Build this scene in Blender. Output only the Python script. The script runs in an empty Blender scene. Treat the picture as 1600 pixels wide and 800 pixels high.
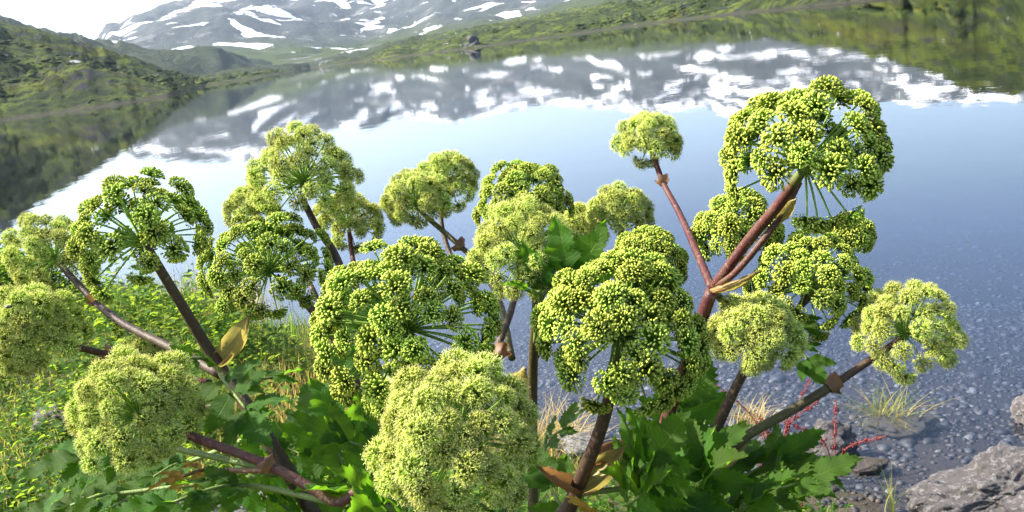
import bpy, math, random
import numpy as np
from mathutils import Vector, Matrix, Quaternion

random.seed(7)
rng = np.random.default_rng(7)
SC = bpy.context.scene
COL = SC.collection

# ------------------------------------------------------------------ camera
PITCH, ROLL, FPX, CAM_H = math.radians(13.2), math.radians(8.1), 1450.0, 1.3
F0 = np.array([0, math.cos(PITCH), -math.sin(PITCH)])
R0 = np.array([1.0, 0, 0])
U0 = np.array([0, math.sin(PITCH), math.cos(PITCH)])
CR = math.cos(ROLL) * R0 - math.sin(ROLL) * U0
CU = math.sin(ROLL) * R0 + math.cos(ROLL) * U0
CP = np.array([0, 0, CAM_H])
cam_d = bpy.data.cameras.new('camera')
cam = bpy.data.objects.new('camera', cam_d)
COL.objects.link(cam)
M = Matrix(((CR[0], CU[0], -F0[0], 0), (CR[1], CU[1], -F0[1], 0), (CR[2], CU[2], -F0[2], CAM_H), (0, 0, 0, 1)))
cam.matrix_world = M
cam_d.sensor_width = 36
cam_d.lens = 36 * FPX / 1600
cam_d.clip_start = 0.05
cam_d.clip_end = 20000
cam_d.dof.use_dof = True
cam_d.dof.focus_distance = 1.3
cam_d.dof.aperture_fstop = 24
SC.camera = cam

# ------------------------------------------------------------------ sky, sun, exposure
SUN_AZ, SUN_EL = math.radians(-80), math.radians(43)     # azimuth from +Y towards +X
w = bpy.data.worlds.new('World')
SC.world = w
w.use_nodes = True
wn = w.node_tree.nodes
wl = w.node_tree.links
bg = wn['Background']
sky = wn.new('ShaderNodeTexSky')
sky.sky_type = 'NISHITA'
sky.sun_disc = False
sky.sun_elevation = SUN_EL
sky.sun_rotation = SUN_AZ
sky.altitude = 900
sky.air_density = 1.0
sky.dust_density = 5.0
sky.ozone_density = 2.2
wl.new(sky.outputs[0], bg.inputs[0])
bg.inputs[1].default_value = 0.122
sun_d = bpy.data.lights.new('sun', 'SUN')
sun_d.energy = 5.0
sun_d.angle = math.radians(0.53)
sun_d.color = (1.0, 0.94, 0.82)
sun = bpy.data.objects.new('sun', sun_d)
COL.objects.link(sun)
sd = Vector((math.sin(SUN_AZ) * math.cos(SUN_EL), math.cos(SUN_AZ) * math.cos(SUN_EL), math.sin(SUN_EL)))
sun.rotation_euler = sd.to_track_quat('Z', 'Y').to_euler()
sun.location = (-5, 3, 8)
SC.view_settings.view_transform = 'Standard'
SC.view_settings.look = 'None'
SC.view_settings.gamma = 1.0
SC.view_settings.exposure = 1.8
SC.render.engine = 'CYCLES'
SC.cycles.use_denoising = True
SC.cycles.max_bounces = 8
SC.cycles.transparent_max_bounces = 16
SC.cycles.volume_bounces = 1
SC.cycles.caustics_reflective = False
SC.cycles.caustics_refractive = False
SC.cycles.sample_clamp_indirect = 6.0

# ------------------------------------------------------------------ small maths
def nv(v):
    v = np.asarray(v, float)
    return v / max(np.linalg.norm(v), 1e-9)

def at(x, y, d):
    """world point seen at photo pixel x, y when it stands d metres in front of the camera"""
    return CP + (F0 + CR * (x - 800) / FPX + CU * (400 - y) / FPX) * d

def cdir(r, u, t):
    """direction given as right / up / towards the viewer"""
    return nv(CR * r + CU * u - F0 * t)

_perm = np.random.default_rng(3).integers(0, 1 << 30, 4096)
def _h(ix, iy, iz):
    k = (ix * 73856093) ^ (iy * 19349663) ^ (iz * 83492791)
    return _perm[k & 4095] / float(1 << 30)
def vnoise(x, y, z=0.0):
    x, y, z = np.broadcast_arrays(np.asarray(x, float), np.asarray(y, float), np.asarray(z, float))
    ix, iy, iz = np.floor(x).astype(np.int64), np.floor(y).astype(np.int64), np.floor(z).astype(np.int64)
    fx, fy, fz = x - ix, y - iy, z - iz
    fx, fy, fz = [t * t * t * (t * (t * 6 - 15) + 10) for t in (fx, fy, fz)]
    out = 0
    for a in (0, 1):
        for b in (0, 1):
            for c in (0, 1):
                out = out + _h(ix + a, iy + b, iz + c) * (fx if a else 1 - fx) * (fy if b else 1 - fy) * (fz if c else 1 - fz)
    return out * 2 - 1
def fbm(x, y, z=0.0, o=5, g=0.5):
    s, a, f = 0, 1.0, 1.0
    for i in range(o):
        s = s + a * vnoise(np.asarray(x) * f + 17.3 * i, np.asarray(y) * f + 5.1 * i, np.asarray(z) * f)
        a *= g; f *= 2.03
    return s

# ------------------------------------------------------------------ mesh helpers
def mesh(name, verts, faces, mats, col=None, smooth=True, midx=None):
    me = bpy.data.meshes.new(name)
    verts = np.asarray(verts, float)
    if isinstance(faces, np.ndarray):
        n, k = faces.shape
        me.vertices.add(len(verts)); me.vertices.foreach_set('co', verts.astype(np.float32).ravel())
        me.loops.add(n * k); me.loops.foreach_set('vertex_index', faces.astype(np.int32).ravel())
        me.polygons.add(n); me.polygons.foreach_set('loop_start', np.arange(0, n * k, k, dtype=np.int32))
        me.update(calc_edges=True)
    else:
        me.from_pydata([tuple(v) for v in verts], [], faces)
    if smooth:
        me.polygons.foreach_set('use_smooth', np.ones(len(me.polygons), bool))
    for m in (mats if isinstance(mats, (list, tuple)) else [mats]):
        me.materials.append(m)
    if midx is not None:
        me.polygons.foreach_set('material_index', np.asarray(midx, np.int32))
    if col is not None:
        a = me.attributes.new('Col', 'FLOAT_COLOR', 'POINT')
        c = np.ones((len(verts), 4), np.float32); c[:, :np.shape(col)[1]] = col
        a.data.foreach_set('color', c.ravel())
    me.update()
    return me

def link(name, me, parent=None, loc=None, kind=None):
    o = bpy.data.objects.new(name, me)
    COL.objects.link(o)
    if parent is not None: o.parent = parent
    if loc is not None: o.location = tuple(loc)
    if kind: o['kind'] = kind
    return o

def tag(o, label, cat, group=None):
    o['label'] = label; o['category'] = cat
    if group: o['group'] = group
    return o

class MB:
    def __init__(s): s.v, s.f, s.c = [], [], []
    def add(s, v, f, c):
        b = len(s.v)
        s.v.extend(v); s.f.extend([tuple(i + b for i in q) for q in f])
        s.c.extend(c if len(c) == len(v) else [c] * len(v))
    def build(s, name, mats, smooth=True): return mesh(name, np.array(s.v), s.f, mats, np.array(s.c), smooth)

def catmull(pts, rad, per=6):
    pts = np.asarray(pts, float); n = len(pts)
    if n == 2:
        t = np.linspace(0, 1, per)[:, None]
        return pts[0] * (1 - t) + pts[1] * t, np.interp(np.linspace(0, 1, per), [0, 1], rad)
    P = np.vstack([2 * pts[0] - pts[1], pts, 2 * pts[-1] - pts[-2]])
    out, ro = [], []
    for i in range(n - 1):
        p0, p1, p2, p3 = P[i:i + 4]
        for k in range(per):
            t = k / per
            out.append(.5 * ((2 * p1) + (-p0 + p2) * t + (2 * p0 - 5 * p1 + 4 * p2 - p3) * t * t + (-p0 + 3 * p1 - 3 * p2 + p3) * t ** 3))
            ro.append(rad[i] * (1 - t) + rad[i + 1] * t)
    out.append(pts[-1]); ro.append(rad[-1])
    return np.array(out), np.array(ro)

def tube(mb, pts, rad, sides=8, per=5, c=(0, 0, 0), cap=True, ccol=None):
    P, r = catmull(pts, rad, per)
    T = np.gradient(P, axis=0); T /= np.maximum(np.linalg.norm(T, axis=1), 1e-9)[:, None]
    a = np.cross(T[0], [0.3, 0.2, 1]); a = nv(a)
    v, cc = [], []
    for i in range(len(P)):
        a = nv(a - T[i] * np.dot(a, T[i])); b = np.cross(T[i], a)
        for k in range(sides):
            q = 2 * math.pi * k / sides
            v.append(P[i] + r[i] * (a * math.cos(q) + b * math.sin(q)))
            cc.append(c if ccol is None else ccol(i / (len(P) - 1)))
    f = []
    for i in range(len(P) - 1):
        for k in range(sides):
            k2 = (k + 1) % sides
            f.append((i * sides + k, i * sides + k2, (i + 1) * sides + k2, (i + 1) * sides + k))
    if cap:
        f.append(tuple(range(sides - 1, -1, -1))); f.append(tuple((len(P) - 1) * sides + k for k in range(sides)))
    mb.add(v, f, cc)

# ------------------------------------------------------------------ materials
class NT:
    def __init__(s, name):
        s.m = bpy.data.materials.new(name); s.m.use_nodes = True
        s.t = s.m.node_tree; s.t.nodes.clear()
        s.out = s.t.nodes.new('ShaderNodeOutputMaterial')
    def n(s, t, **k):
        o = s.t.nodes.new('ShaderNode' + t)
        for a, b in k.items(): setattr(o, a, b)
        return o
    def l(s, a, b): s.t.links.new(a, b)
    def put(s, node, i, v):
        if isinstance(v, (int, float, tuple)): node.inputs[i].default_value = v if not isinstance(v, tuple) or len(v) != 3 or node.inputs[i].type != 'RGBA' else (*v, 1)
        else: s.l(v, node.inputs[i])
    def noise(s, scale, vec=None, detail=4, rough=.55, dist=0):
        o = s.n('TexNoise'); o.inputs['Scale'].default_value = scale; o.inputs['Detail'].default_value = detail
        o.inputs['Roughness'].default_value = rough; o.inputs['Distortion'].default_value = dist
        if vec is not None: s.l(vec, o.inputs['Vector'])
        return o.outputs['Fac']
    def ramp(s, fac, stops, interp='LINEAR'):
        o = s.n('ValToRGB'); o.color_ramp.interpolation = interp
        e = o.color_ramp.elements
        while len(e) < len(stops): e.new(.5)
        for q, (p, c) in zip(e, stops):
            q.position = p; q.color = (*c, 1) if not isinstance(c, (int, float)) else (c, c, c, 1)
        s.l(fac, o.inputs[0]); return o.outputs[0]
    def mix(s, fac, a, b, blend='MIX'):
        o = s.n('Mix', data_type='RGBA', blend_type=blend)
        s.put(o, 0, fac); s.put(o, 6, a); s.put(o, 7, b); return o.outputs[2]
    def math(s, op, a, b=None, c=None, clamp=False):
        o = s.n('Math', operation=op, use_clamp=clamp)
        s.put(o, 0, a)
        if b is not None: s.put(o, 1, b)
        if c is not None: s.put(o, 2, c)
        return o.outputs[0]
    def objc(s): return s.n('TexCoord').outputs['Object']
    def pos(s): return s.n('NewGeometry').outputs['Position']
    def rnd(s): return s.n('ObjectInfo').outputs['Random']
    def scalev(s, vec, sc):
        o = s.n('Mapping'); s.l(vec, o.inputs[0]); o.inputs['Scale'].default_value = sc; return o.outputs[0]
    def attr(s):
        o = s.n('Attribute'); o.attribute_name = 'Col'
        x = s.n('SeparateColor'); s.l(o.outputs['Color'], x.inputs[0]); return x.outputs
    def hsv(s, col, h=.5, sa=1., v=1.):
        o = s.n('HueSaturation'); s.put(o, 'Hue', h); s.put(o, 'Saturation', sa); s.put(o, 'Value', v); s.l(col, o.inputs['Color']); return o.outputs[0]
    def bump(s, hgt, strength=.3, dist=.01):
        o = s.n('Bump'); o.inputs['Strength'].default_value = strength; o.inputs['Distance'].default_value = dist
        s.l(hgt, o.inputs['Height']); return o.outputs[0]
    def bsdf(s, col, rough=.5, spec=.5, normal=None):
        o = s.n('BsdfPrincipled'); s.put(o, 'Base Color', col); s.put(o, 'Roughness', rough); s.put(o, 'Specular IOR Level', spec)
        if normal is not None: s.l(normal, o.inputs['Normal'])
        return o.outputs[0]
    def leafy(s, col, tcol, amount, rough=.5, spec=.5, normal=None):
        b = s.bsdf(col, rough, spec, normal)
        t = s.n('BsdfTranslucent'); s.put(t, 'Color', tcol)
        m = s.n('MixShader'); m.inputs[0].default_value = amount; s.l(b, m.inputs[1]); s.l(t.outputs[0], m.inputs[2])
        return m.outputs[0]
    def done(s, surf=None, vol=None):
        if surf is not None: s.l(surf, s.out.inputs['Surface'])
        if vol is not None: s.l(vol, s.out.inputs['Volume'])
        return s.m

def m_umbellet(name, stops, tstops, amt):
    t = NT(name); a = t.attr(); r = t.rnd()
    c = t.ramp(a[0], stops); c2 = t.ramp(a[0], tstops)  # stalk and tip colours, with highlights and shaded gaps painted into the ends
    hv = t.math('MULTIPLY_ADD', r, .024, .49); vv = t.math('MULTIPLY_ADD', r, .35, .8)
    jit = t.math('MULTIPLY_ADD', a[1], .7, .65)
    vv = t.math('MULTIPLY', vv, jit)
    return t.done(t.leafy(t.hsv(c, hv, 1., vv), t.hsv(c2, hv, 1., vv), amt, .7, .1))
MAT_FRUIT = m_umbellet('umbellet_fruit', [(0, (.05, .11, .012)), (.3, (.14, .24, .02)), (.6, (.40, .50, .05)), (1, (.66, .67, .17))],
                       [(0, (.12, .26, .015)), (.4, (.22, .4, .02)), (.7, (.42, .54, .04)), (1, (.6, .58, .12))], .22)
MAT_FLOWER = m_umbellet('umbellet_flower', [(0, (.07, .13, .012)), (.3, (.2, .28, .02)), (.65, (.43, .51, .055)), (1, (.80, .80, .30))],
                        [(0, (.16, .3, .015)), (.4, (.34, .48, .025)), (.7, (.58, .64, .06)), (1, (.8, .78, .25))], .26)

t = NT('ray_green'); MAT_RAY = t.done(t.leafy(t.mix(t.noise(40, t.objc()), (.2, .33, .05), (.3, .44, .08)), (.36, .55, .08), .25, .6, .15))

def m_stem(name, a, b, c):
    t = NT(name); o = t.objc(); at_ = t.attr()
    st = t.noise(9, t.scalev(o, (6, 6, 1)), 3)
    n1 = t.noise(7, o, 3)
    base = t.mix(t.ramp(n1, [(.38, 0), (.62, 1)]), a, b)
    base = t.mix(t.math('MULTIPLY', t.ramp(st, [(.5, 0), (.72, 1)]), .5), base, c)
    base = t.mix(at_[0], base, (.16, .25, .05))
    sp = t.noise(160, o, 2)
    base = t.mix(t.math('MULTIPLY', t.ramp(sp, [(.6, 0), (.72, 1)]), .35), base, (.3, .24, .14))
    return t.done(t.bsdf(base, .55, .3, t.bump(t.noise(60, t.scalev(o, (5, 5, 1)), 3), .35, .004)))
MAT_STEM_BROWN = m_stem('stem_brown', (.04, .02, .014), (.065, .04, .022), (.085, .075, .03))
MAT_STEM_PURPLE = m_stem('stem_purple', (.055, .010, .011), (.08, .022, .016), (.11, .06, .03))
MAT_STEM_RED = m_stem('stem_red', (.10, .025, .018), (.075, .03, .02), (.12, .08, .035))
MAT_STEM_OLIVE = m_stem('stem_olive', (.055, .042, .015), (.08, .08, .022), (.11, .09, .035))

def m_leaf(name, a, b, tr, amt, rough=.45):
    t = NT(name); c = t.attr(); r = t.rnd(); o = t.objc()
    vein = t.math('SINE', t.math('MULTIPLY', t.math('SUBTRACT', c[0], t.math('MULTIPLY', c[1], .16)), 78.))
    vein = t.ramp(t.math('MULTIPLY_ADD', vein, .5, .5), [(.8, 0), (1, 1)])
    mid = t.ramp(c[1], [(.0, 1), (.07, 0)])
    vn = t.math('MAXIMUM', t.math('MULTIPLY', vein, .45), mid)
    base = t.mix(t.noise(45, o, 4), a, b)
    base = t.mix(t.math('MULTIPLY', vn, .28), base, (.18, .28, .07))
    base = t.mix(t.math('MULTIPLY', t.ramp(t.noise(14, o, 3), [(.66, 0), (.76, 1)]), .45), base, (.26, .2, .05))
    base = t.hsv(base, t.math('MULTIPLY_ADD', r, .04, .48), 1., t.math('MULTIPLY_ADD', r, .5, .75))
    tc = t.mix(t.math('MULTIPLY', vn, .6), tr, (tr[0] * 1.5, tr[1] * 1.3, tr[2] * 1.6))
    h = t.math('ADD', t.math('MULTIPLY', vn, -1.), t.math('MULTIPLY', t.noise(150, o, 2), .7))
    return t.done(t.leafy(base, tc, amt, rough, .1, t.bump(h, .5, .002)))
MAT_LEAF = m_leaf('leaf_green', (.022, .056, .007), (.042, .096, .011), (.24, .52, .02), .38)
MAT_LEAF_YELLOW = m_leaf('leaf_withered', (.35, .2, .04), (.42, .3, .06), (.6, .36, .05), .4, .6)

t = NT('sheath'); o = t.objc(); a_ = t.attr()
sh = t.mix(t.ramp(t.noise(12, t.scalev(o, (1, 1, .35)), 4), [(.35, 0), (.65, 1)]), (.22, .24, .06), (.34, .17, .07))
sh = t.mix(t.math('MULTIPLY', a_[0], .8), sh, (.40, .30, .10))
stp = t.math('SINE', t.math('MULTIPLY', a_[1], 60.))
MAT_SHEATH = t.done(t.leafy(t.mix(t.math('MULTIPLY', t.ramp(stp, [(.6, 0), (1, 1)]), .4), sh, (.12, .11, .03)), (.5, .42, .1), .35, .55, .4, t.bump(stp, .4, .003)))
t = NT('sheath_brown'); o = t.objc()
MAT_SHEATH_DRY = t.done(t.leafy(t.mix(t.noise(30, o), (.10, .04, .02), (.26, .14, .06)), (.4, .2, .06), .25, .6))

def m_rock(name, a, b, c, lich=.3, sc=6.):
    t = NT(name); o = t.objc(); r = t.rnd()
    base = t.mix(t.noise(sc, o, 6, .65), a, b)
    base = t.mix(t.math('MULTIPLY', t.ramp(t.noise(sc * 3.1, o, 5, .7), [(.52, 0), (.6, 1)]), lich), base, c)
    base = t.mix(t.math('MULTIPLY', t.ramp(t.noise(sc * 14, o, 3, .7), [(.55, 0), (.62, 1)]), .5), base, (.05, .045, .045))
    base = t.hsv(base, .5, 1., t.math('MULTIPLY_ADD', r, .7, .65))
    return t.done(t.bsdf(base, .8, .3, t.bump(t.noise(sc * 4, o, 8, .75), 1., .035)))
MAT_ROCK = m_rock('boulder_stone', (.095, .085, .082), (.19, .172, .168), (.4, .38, .375), .6, 18.)
MAT_STONE = m_rock('grey_stone', (.22, .21, .22), (.36, .35, .35), (.48, .48, .46), .4, 10.)
MAT_DARKROCK = m_rock('dark_rock', (.05, .05, .055), (.1, .1, .1), (.2, .2, .2), .2, .15)
MAT_SLAB = m_rock('slab_stone', (.07, .058, .05), (.12, .10, .085), (.12, .12, .1), .3, 7.)

t = NT('pebble'); r = t.rnd(); o = t.objc()
pc = t.ramp(r, [(0, (.016, .015, .018)), (.3, (.034, .03, .033)), (.5, (.06, .043, .034)), (.7, (.034, .035, .04)), (.9, (.07, .062, .056)), (1, (.14, .135, .13))])
MAT_PEBBLE = t.done(t.bsdf(t.mix(t.math('MULTIPLY', t.noise(60, o, 4), .45), pc, (.08, .08, .07)), .6, .4))
t = NT('pebble_small'); a_ = t.attr()
pc = t.ramp(a_[0], [(0, (.013, .012, .015)), (.35, (.028, .025, .028)), (.55, (.052, .038, .03)), (.74, (.028, .03, .035)), (.93, (.06, .054, .05)), (1, (.11, .105, .1))])
MAT_PEBBLES = t.done(t.bsdf(pc, .65, .4))

t = NT('shore_soil'); p = t.pos()
sxyz = t.n('SeparateXYZ'); t.l(p, sxyz.inputs[0])
under = t.ramp(t.math('MULTIPLY_ADD', sxyz.outputs[2], 12., .5, clamp=True), [(.35, 0), (.75, 1)])
bed = t.mix(t.noise(14, p, 6, .65), (.014, .013, .017), (.036, .031, .03))
bed = t.mix(t.math('MULTIPLY', t.ramp(t.noise(1.3, p, 4), [(.45, 0), (.65, 1)]), .7), bed, (.045, .036, .03))
soil = t.mix(t.noise(9, p, 6, .65), (.035, .028, .018), (.10, .085, .05))
soil = t.mix(t.ramp(t.noise(4, p, 4), [(.45, 0), (.6, 1)]), soil, (.06, .08, .02))
MAT_SHORE = t.done(t.bsdf(t.mix(under, bed, soil), .9, .2, t.bump(t.noise(40, p, 6, .7), .8, .02)))

def m_blades(name, c0, c1, c2, tr, amt):
    t = NT(name); a_ = t.attr()
    c = t.ramp(a_[0], [(0, c0), (.5, c1), (1, c2)])
    c = t.hsv(c, .5, 1., t.math('MULTIPLY_ADD', a_[1], .6, .7))
    c_t = t.mix(a_[0], tr, tuple(min(1, x * 1.3) for x in (c2[0] * 1.6, c2[1] * 1.5, c2[2])))
    return t.done(t.leafy(c, c_t, amt, .6, .07))
MAT_GRASS = m_blades('grass_blades', (.05, .10, .02), (.12, .16, .035), (.36, .27, .1), (.24, .4, .05), .4)
MAT_DRYGRASS = m_blades('dry_grass', (.16, .16, .05), (.3, .24, .1), (.46, .34, .16), (.4, .36, .1), .35)
MAT_HERB = m_blades('herb_leaves', (.02, .055, .01), (.05, .11, .015), (.15, .15, .03), (.36, .58, .03), .42)
t = NT('sorrel_red'); MAT_SORREL = t.done(t.leafy(t.mix(t.attr()[0], (.19, .015, .025), (.26, .06, .045)), (.36, .03, .035), .3, .5))
t = NT('fly_body'); MAT_FLY = t.done(t.bsdf((.012, .012, .014), .35, .5))
t = NT('fly_wing'); MAT_WING = t.done(t.leafy((.2, .2, .2), (.4, .4, .4), .5, .2))

# far terrain
t = NT('hillside'); p = t.pos(); o = t.scalev(p, (1, 1, 1.6))
sxyz = t.n('SeparateXYZ'); t.l(p, sxyz.inputs[0])
g = t.mix(t.ramp(t.noise(.09, o, 5, .6), [(.38, 0), (.62, 1)]), (.03, .046, .007), (.105, .135, .014))
g = t.mix(t.ramp(t.noise(.45, o, 5, .7), [(.44, 0), (.56, 1)]), g, (.018, .028, .008))
g = t.mix(t.math('MULTIPLY', t.ramp(t.noise(.05, o, 3), [(.55, 0), (.7, 1)]), .35), g, (.13, .11, .02))
g = t.mix(t.ramp(t.noise(.24, o, 6, .7), [(.58, 0), (.61, 1)]), g, (.035, .035, .04))
g = t.mix(t.ramp(t.noise(.37, t.scalev(p, (1, 1, 2.2)), 4, .6), [(.69, 0), (.71, 1)]), g, (.42, .41, .42))
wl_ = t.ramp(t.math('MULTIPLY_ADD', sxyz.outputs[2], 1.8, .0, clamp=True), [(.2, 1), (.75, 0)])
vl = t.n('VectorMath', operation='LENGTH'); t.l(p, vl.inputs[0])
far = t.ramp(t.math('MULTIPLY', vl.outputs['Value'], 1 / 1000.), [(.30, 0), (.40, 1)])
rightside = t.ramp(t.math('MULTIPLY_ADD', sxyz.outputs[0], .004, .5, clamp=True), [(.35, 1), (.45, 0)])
g = t.mix(t.math('MULTIPLY', far, t.math('MULTIPLY', rightside, .85)), g, t.mix(t.noise(.06, p, 6, .7), (.012, .02, .012), (.05, .06, .035)))  # heath tone for distant left slopes; their backlit shade is painted in too
g = t.mix(t.math('MULTIPLY', wl_, .85), g, (.06, .055, .04))
MAT_HILL = t.done(t.bsdf(g, .95, .1, t.bump(t.noise(.5, o, 8, .75), 1., 1.6)))

t = NT('mountain_rock'); p = t.pos()
sxyz = t.n('SeparateXYZ'); t.l(p, sxyz.inputs[0]); zz = sxyz.outputs[2]
nb = t.noise(.006, p, 7, .65)
rock = t.mix(t.noise(.02, t.scalev(p, (1, 1, 3)), 7, .7), (.024, .03, .03), (.085, .094, .095))
green = t.mix(t.noise(.015, p, 5, .6), (.03, .045, .012), (.065, .08, .02))
hz = t.math('ADD', t.math('MULTIPLY', zz, .035), t.math('MULTIPLY_ADD', nb, 2.2, -1.1))
rc = t.mix(t.ramp(hz, [(.35, 0), (1.5, 1)]), green, rock)
rc = t.mix(t.ramp(t.noise(.03, p, 6, .7), [(.57, 0), (.63, 1)]), rc, (.14, .14, .14))
pm = t.scalev(p, (.8, 1.0, 1.5))
sn = t.noise(.024, pm, 9, .6, .6)
sn = t.math('ADD', sn, t.math('MULTIPLY', t.ramp(t.math('MULTIPLY', zz, 1 / 130.), [(0, 0), (.1, .35), (1, 1)]), .14))
snow = t.ramp(sn, [(.635, 0), (.65, 1)])
rc = t.mix(snow, rc, (.82, .84, .88))
MAT_MOUNT = t.done(t.bsdf(rc, .9, .1, t.bump(t.noise(.04, p, 9, .72), 1., 9.)))

# water: Fresnel mirror over a clear, slightly absorbing body
t = NT('lake_water'); p = t.pos()
hgt = t.math('ADD', t.math('MULTIPLY', t.noise(2.2, t.scalev(p, (1, .55, 1)), 3, .5), 1.), t.math('MULTIPLY', t.noise(14, p, 2), .10))
nrm = t.bump(hgt, 1., .0013)
gm = t.n('NewGeometry')
dt = t.n('VectorMath', operation='DOT_PRODUCT'); t.l(gm.outputs['Incoming'], dt.inputs[0]); t.l(nrm, dt.inputs[1])
cs = t.math('ABSOLUTE', dt.outputs['Value'])
fr = t.math('MULTIPLY_ADD', t.math('POWER', t.math('SUBTRACT', 1., cs, clamp=True), 5.), .98, .02)
gl = t.n('BsdfGlossy'); gl.inputs['Roughness'].default_value = .007; gl.inputs['Color'].default_value = (1, 1, 1, 1); t.l(nrm, gl.inputs['Normal'])
tr = t.n('BsdfTransparent'); tr.inputs[0].default_value = (.97, .985, 1, 1)
mx = t.n('MixShader'); t.l(fr, mx.inputs[0]); t.l(tr.outputs[0], mx.inputs[1]); t.l(gl.outputs[0], mx.inputs[2])
va = t.n('VolumeAbsorption'); va.inputs['Color'].default_value = (.35, .5, .8, 1); va.inputs['Density'].default_value = 1.4
MAT_WATER = t.done(mx.outputs[0], va.outputs[0])

# ------------------------------------------------------------------ setting: far terrain
def ip(x, tab):
    tab = sorted(tab); return np.interp(x, [a for a, b in tab], [b for a, b in tab])

MOUNT = [(-60, 5), (-40, 4), (-30, 2.2), (-24, 2.0), (-21.6, 2.4), (-20.8, 3.38), (-20.2, 3.1), (-18, 3.85), (-16.6, 4.1), (-15.4, 4.45), (-14.7, 4.57), (-12, 4.2), (-9.5, 3.67),
         (-7.8, 3.8), (-5.5, 4.0), (-3.9, 4.16), (-2.35, 4.66), (0, 4.45), (2.6, 4.26), (4.5, 4.55), (6.8, 4.98), (9.8, 5.44), (11.5, 5.3), (13, 5.11), (16, 5.81), (18.5, 6.1), (21, 5.7), (23.3, 5.75),
         (26, 6.3), (29.8, 6.48), (35, 7.3), (45, 7), (70, 6)]
az = np.radians(np.linspace(-62, 72, 760))
rr = np.geomspace(300, 2600, 260)
A, Rr = np.meshgrid(az, rr, indexing='ij')
X, Y = Rr * np.sin(A), Rr * np.cos(A)
RM = 1500 + 150 * np.sin(A * 5)
e = np.tan(np.radians(ip(np.degrees(A), MOUNT))) * RM
RB0 = 540.
tt = np.clip((Rr - RB0) / (RM - RB0), 0, None)
shape = np.where(tt < 1, tt ** .9, 1 - (tt - 1) * 1.2)
n1 = fbm(X / 420, Y / 420, 0, 6, .52)
n2 = fbm(X / 90, Y / 90, 7, 5, .55)
rid = 1 - np.abs(fbm(X / 300 + 4, Y / 300, 3, 4, .5))
fade = np.clip(tt * 10, 0, 1) * np.where(tt < 1, np.clip((1 - tt) * 5, .06, 1), .3)
Z = e * shape + (n1 * 30 + n2 * 11 + (rid - .6) * 26) * fade * np.clip(Rr / 1500, .4, 1) - .5
# flat valley floor in front of the head of the lake, sunk below the water line on the lake side
Z = np.where(Rr < RB0, -4., Z)
Z = np.maximum(Z, -4)
def grid_faces(n, m):
    i = np.arange(n - 1)[:, None] * m + np.arange(m - 1)[None, :]
    i = i.ravel(); return np.stack([i, i + m, i + m + 1, i + 1], 1)
me = mesh('mountain', np.stack([X, Y, Z], -1).reshape(-1, 3), grid_faces(len(az), len(rr)), MAT_MOUNT)
link('mountain', me, kind='structure')

SHORE = [(-62, 45), (-40, 90), (-27, 120), (-23.7, 114), (-20.5, 112), (-18.4, 125), (-16.4, 210), (-13, 260), (-11.2, 330), (-10.3, 420), (-9.6, 380), (-6, 270), (-.5, 200), (5, 190), (9.5, 180), (15, 140), (19, 103), (22.4, 92), (30, 75), (45, 50), (72, 40)]
HILL = [(-62, 11), (-40, 9.5), (-33, 7.2), (-28.45, 5.1), (-26.07, 4.05), (-24, 3.1), (-21.75, 2.1), (-19.87, 1.45), (-18.4, .62), (-16.5, .25), (-11, .16), (-9.8, .16), (-8, .3), (-4, .5), (0, .6), (6, .7), (12, .9), (17, 1.3),
        (20, 1.9), (22, 2.7), (24, 3.5), (26.4, 4.58), (29.85, 5.4), (36, 7), (50, 10), (72, 12)]
BACK = [(-62, 9), (-40, 7.5), (-28.45, 5.9), (-25.9, 4.75), (-23.8, 3.95), (-22.7, 3.4), (-21.3, 2.95), (-19.7, 2.35), (-18, 1.85), (-17.2, 1.8), (-16.6, 1.93), (-15.6, 1.8), (-14.1, 1.05), (-12.6, .5), (-11.5, .25), (-9, .3), (-4, .5), (2, .8), (10, 1.2), (20, 2), (30, 3.5), (72, 8)]
az = np.radians(np.linspace(-62, 72, 900))
uu = np.linspace(0, 1, 190)
A, Un = np.meshgrid(az, uu, indexing='ij')
Ad = np.degrees(A)
Rs = ip(Ad, SHORE) + 5 * fbm(Ad / 2.2, 0 * Ad, 1, 3) + 1.5 * fbm(Ad * 1.7, 0 * Ad, 2, 3)
Rs = np.maximum(Rs, 30)
Rr = (Rs - 6) * (900.0 / Rs) ** (Un ** 1.25)
X, Y = Rr * np.sin(A), Rr * np.cos(A)
dsh = Rr - Rs
RH = Rs * 1.75
hz_ = CAM_H + np.tan(np.radians(ip(Ad, HILL))) * RH
t1 = np.clip(dsh / (RH - Rs), -1, None)
zh = np.where(t1 < 0, dsh * .3, np.where(t1 < 1, hz_ * (1.25 * t1 - .25 * t1 ** 2), hz_ * (1 - .18 * (t1 - 1))))
RB = np.maximum(520, RH * 1.3)
hb = CAM_H + np.tan(np.radians(ip(Ad, BACK))) * RB
tb = np.clip((Rr - RH) / (RB - RH), 0, None)
zb = np.where(tb < 1, hb * (tb ** 1.5) , hb * np.clip(1 - .5 * (tb - 1), 0, 1))
Z = np.maximum(zh, zb)
am = np.clip(dsh / 14, 0, 1) * np.clip(hz_ / 9, .12, 1)
sc_ = Rr / 130
Z = Z + am * (1.15 * fbm(X / 13, Y / 13, 3, 5, .55) * np.clip(sc_, .6, 3)) + am * .9 * np.maximum(fbm(X / 5, Y / 5, 9, 4, .6) - .25, 0)
Z = Z + np.clip(dsh / 3, 0, 1) * .25 * np.abs(fbm(X / 2.2, Y / 2.2, 1, 3))
Z = np.where(tb > 1.25, Z - (tb - 1.25) * 60, Z)
Z = np.maximum(Z, -6)
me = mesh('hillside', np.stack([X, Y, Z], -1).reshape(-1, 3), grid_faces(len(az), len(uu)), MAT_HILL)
hill = link('hillside', me, kind='structure')

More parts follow.
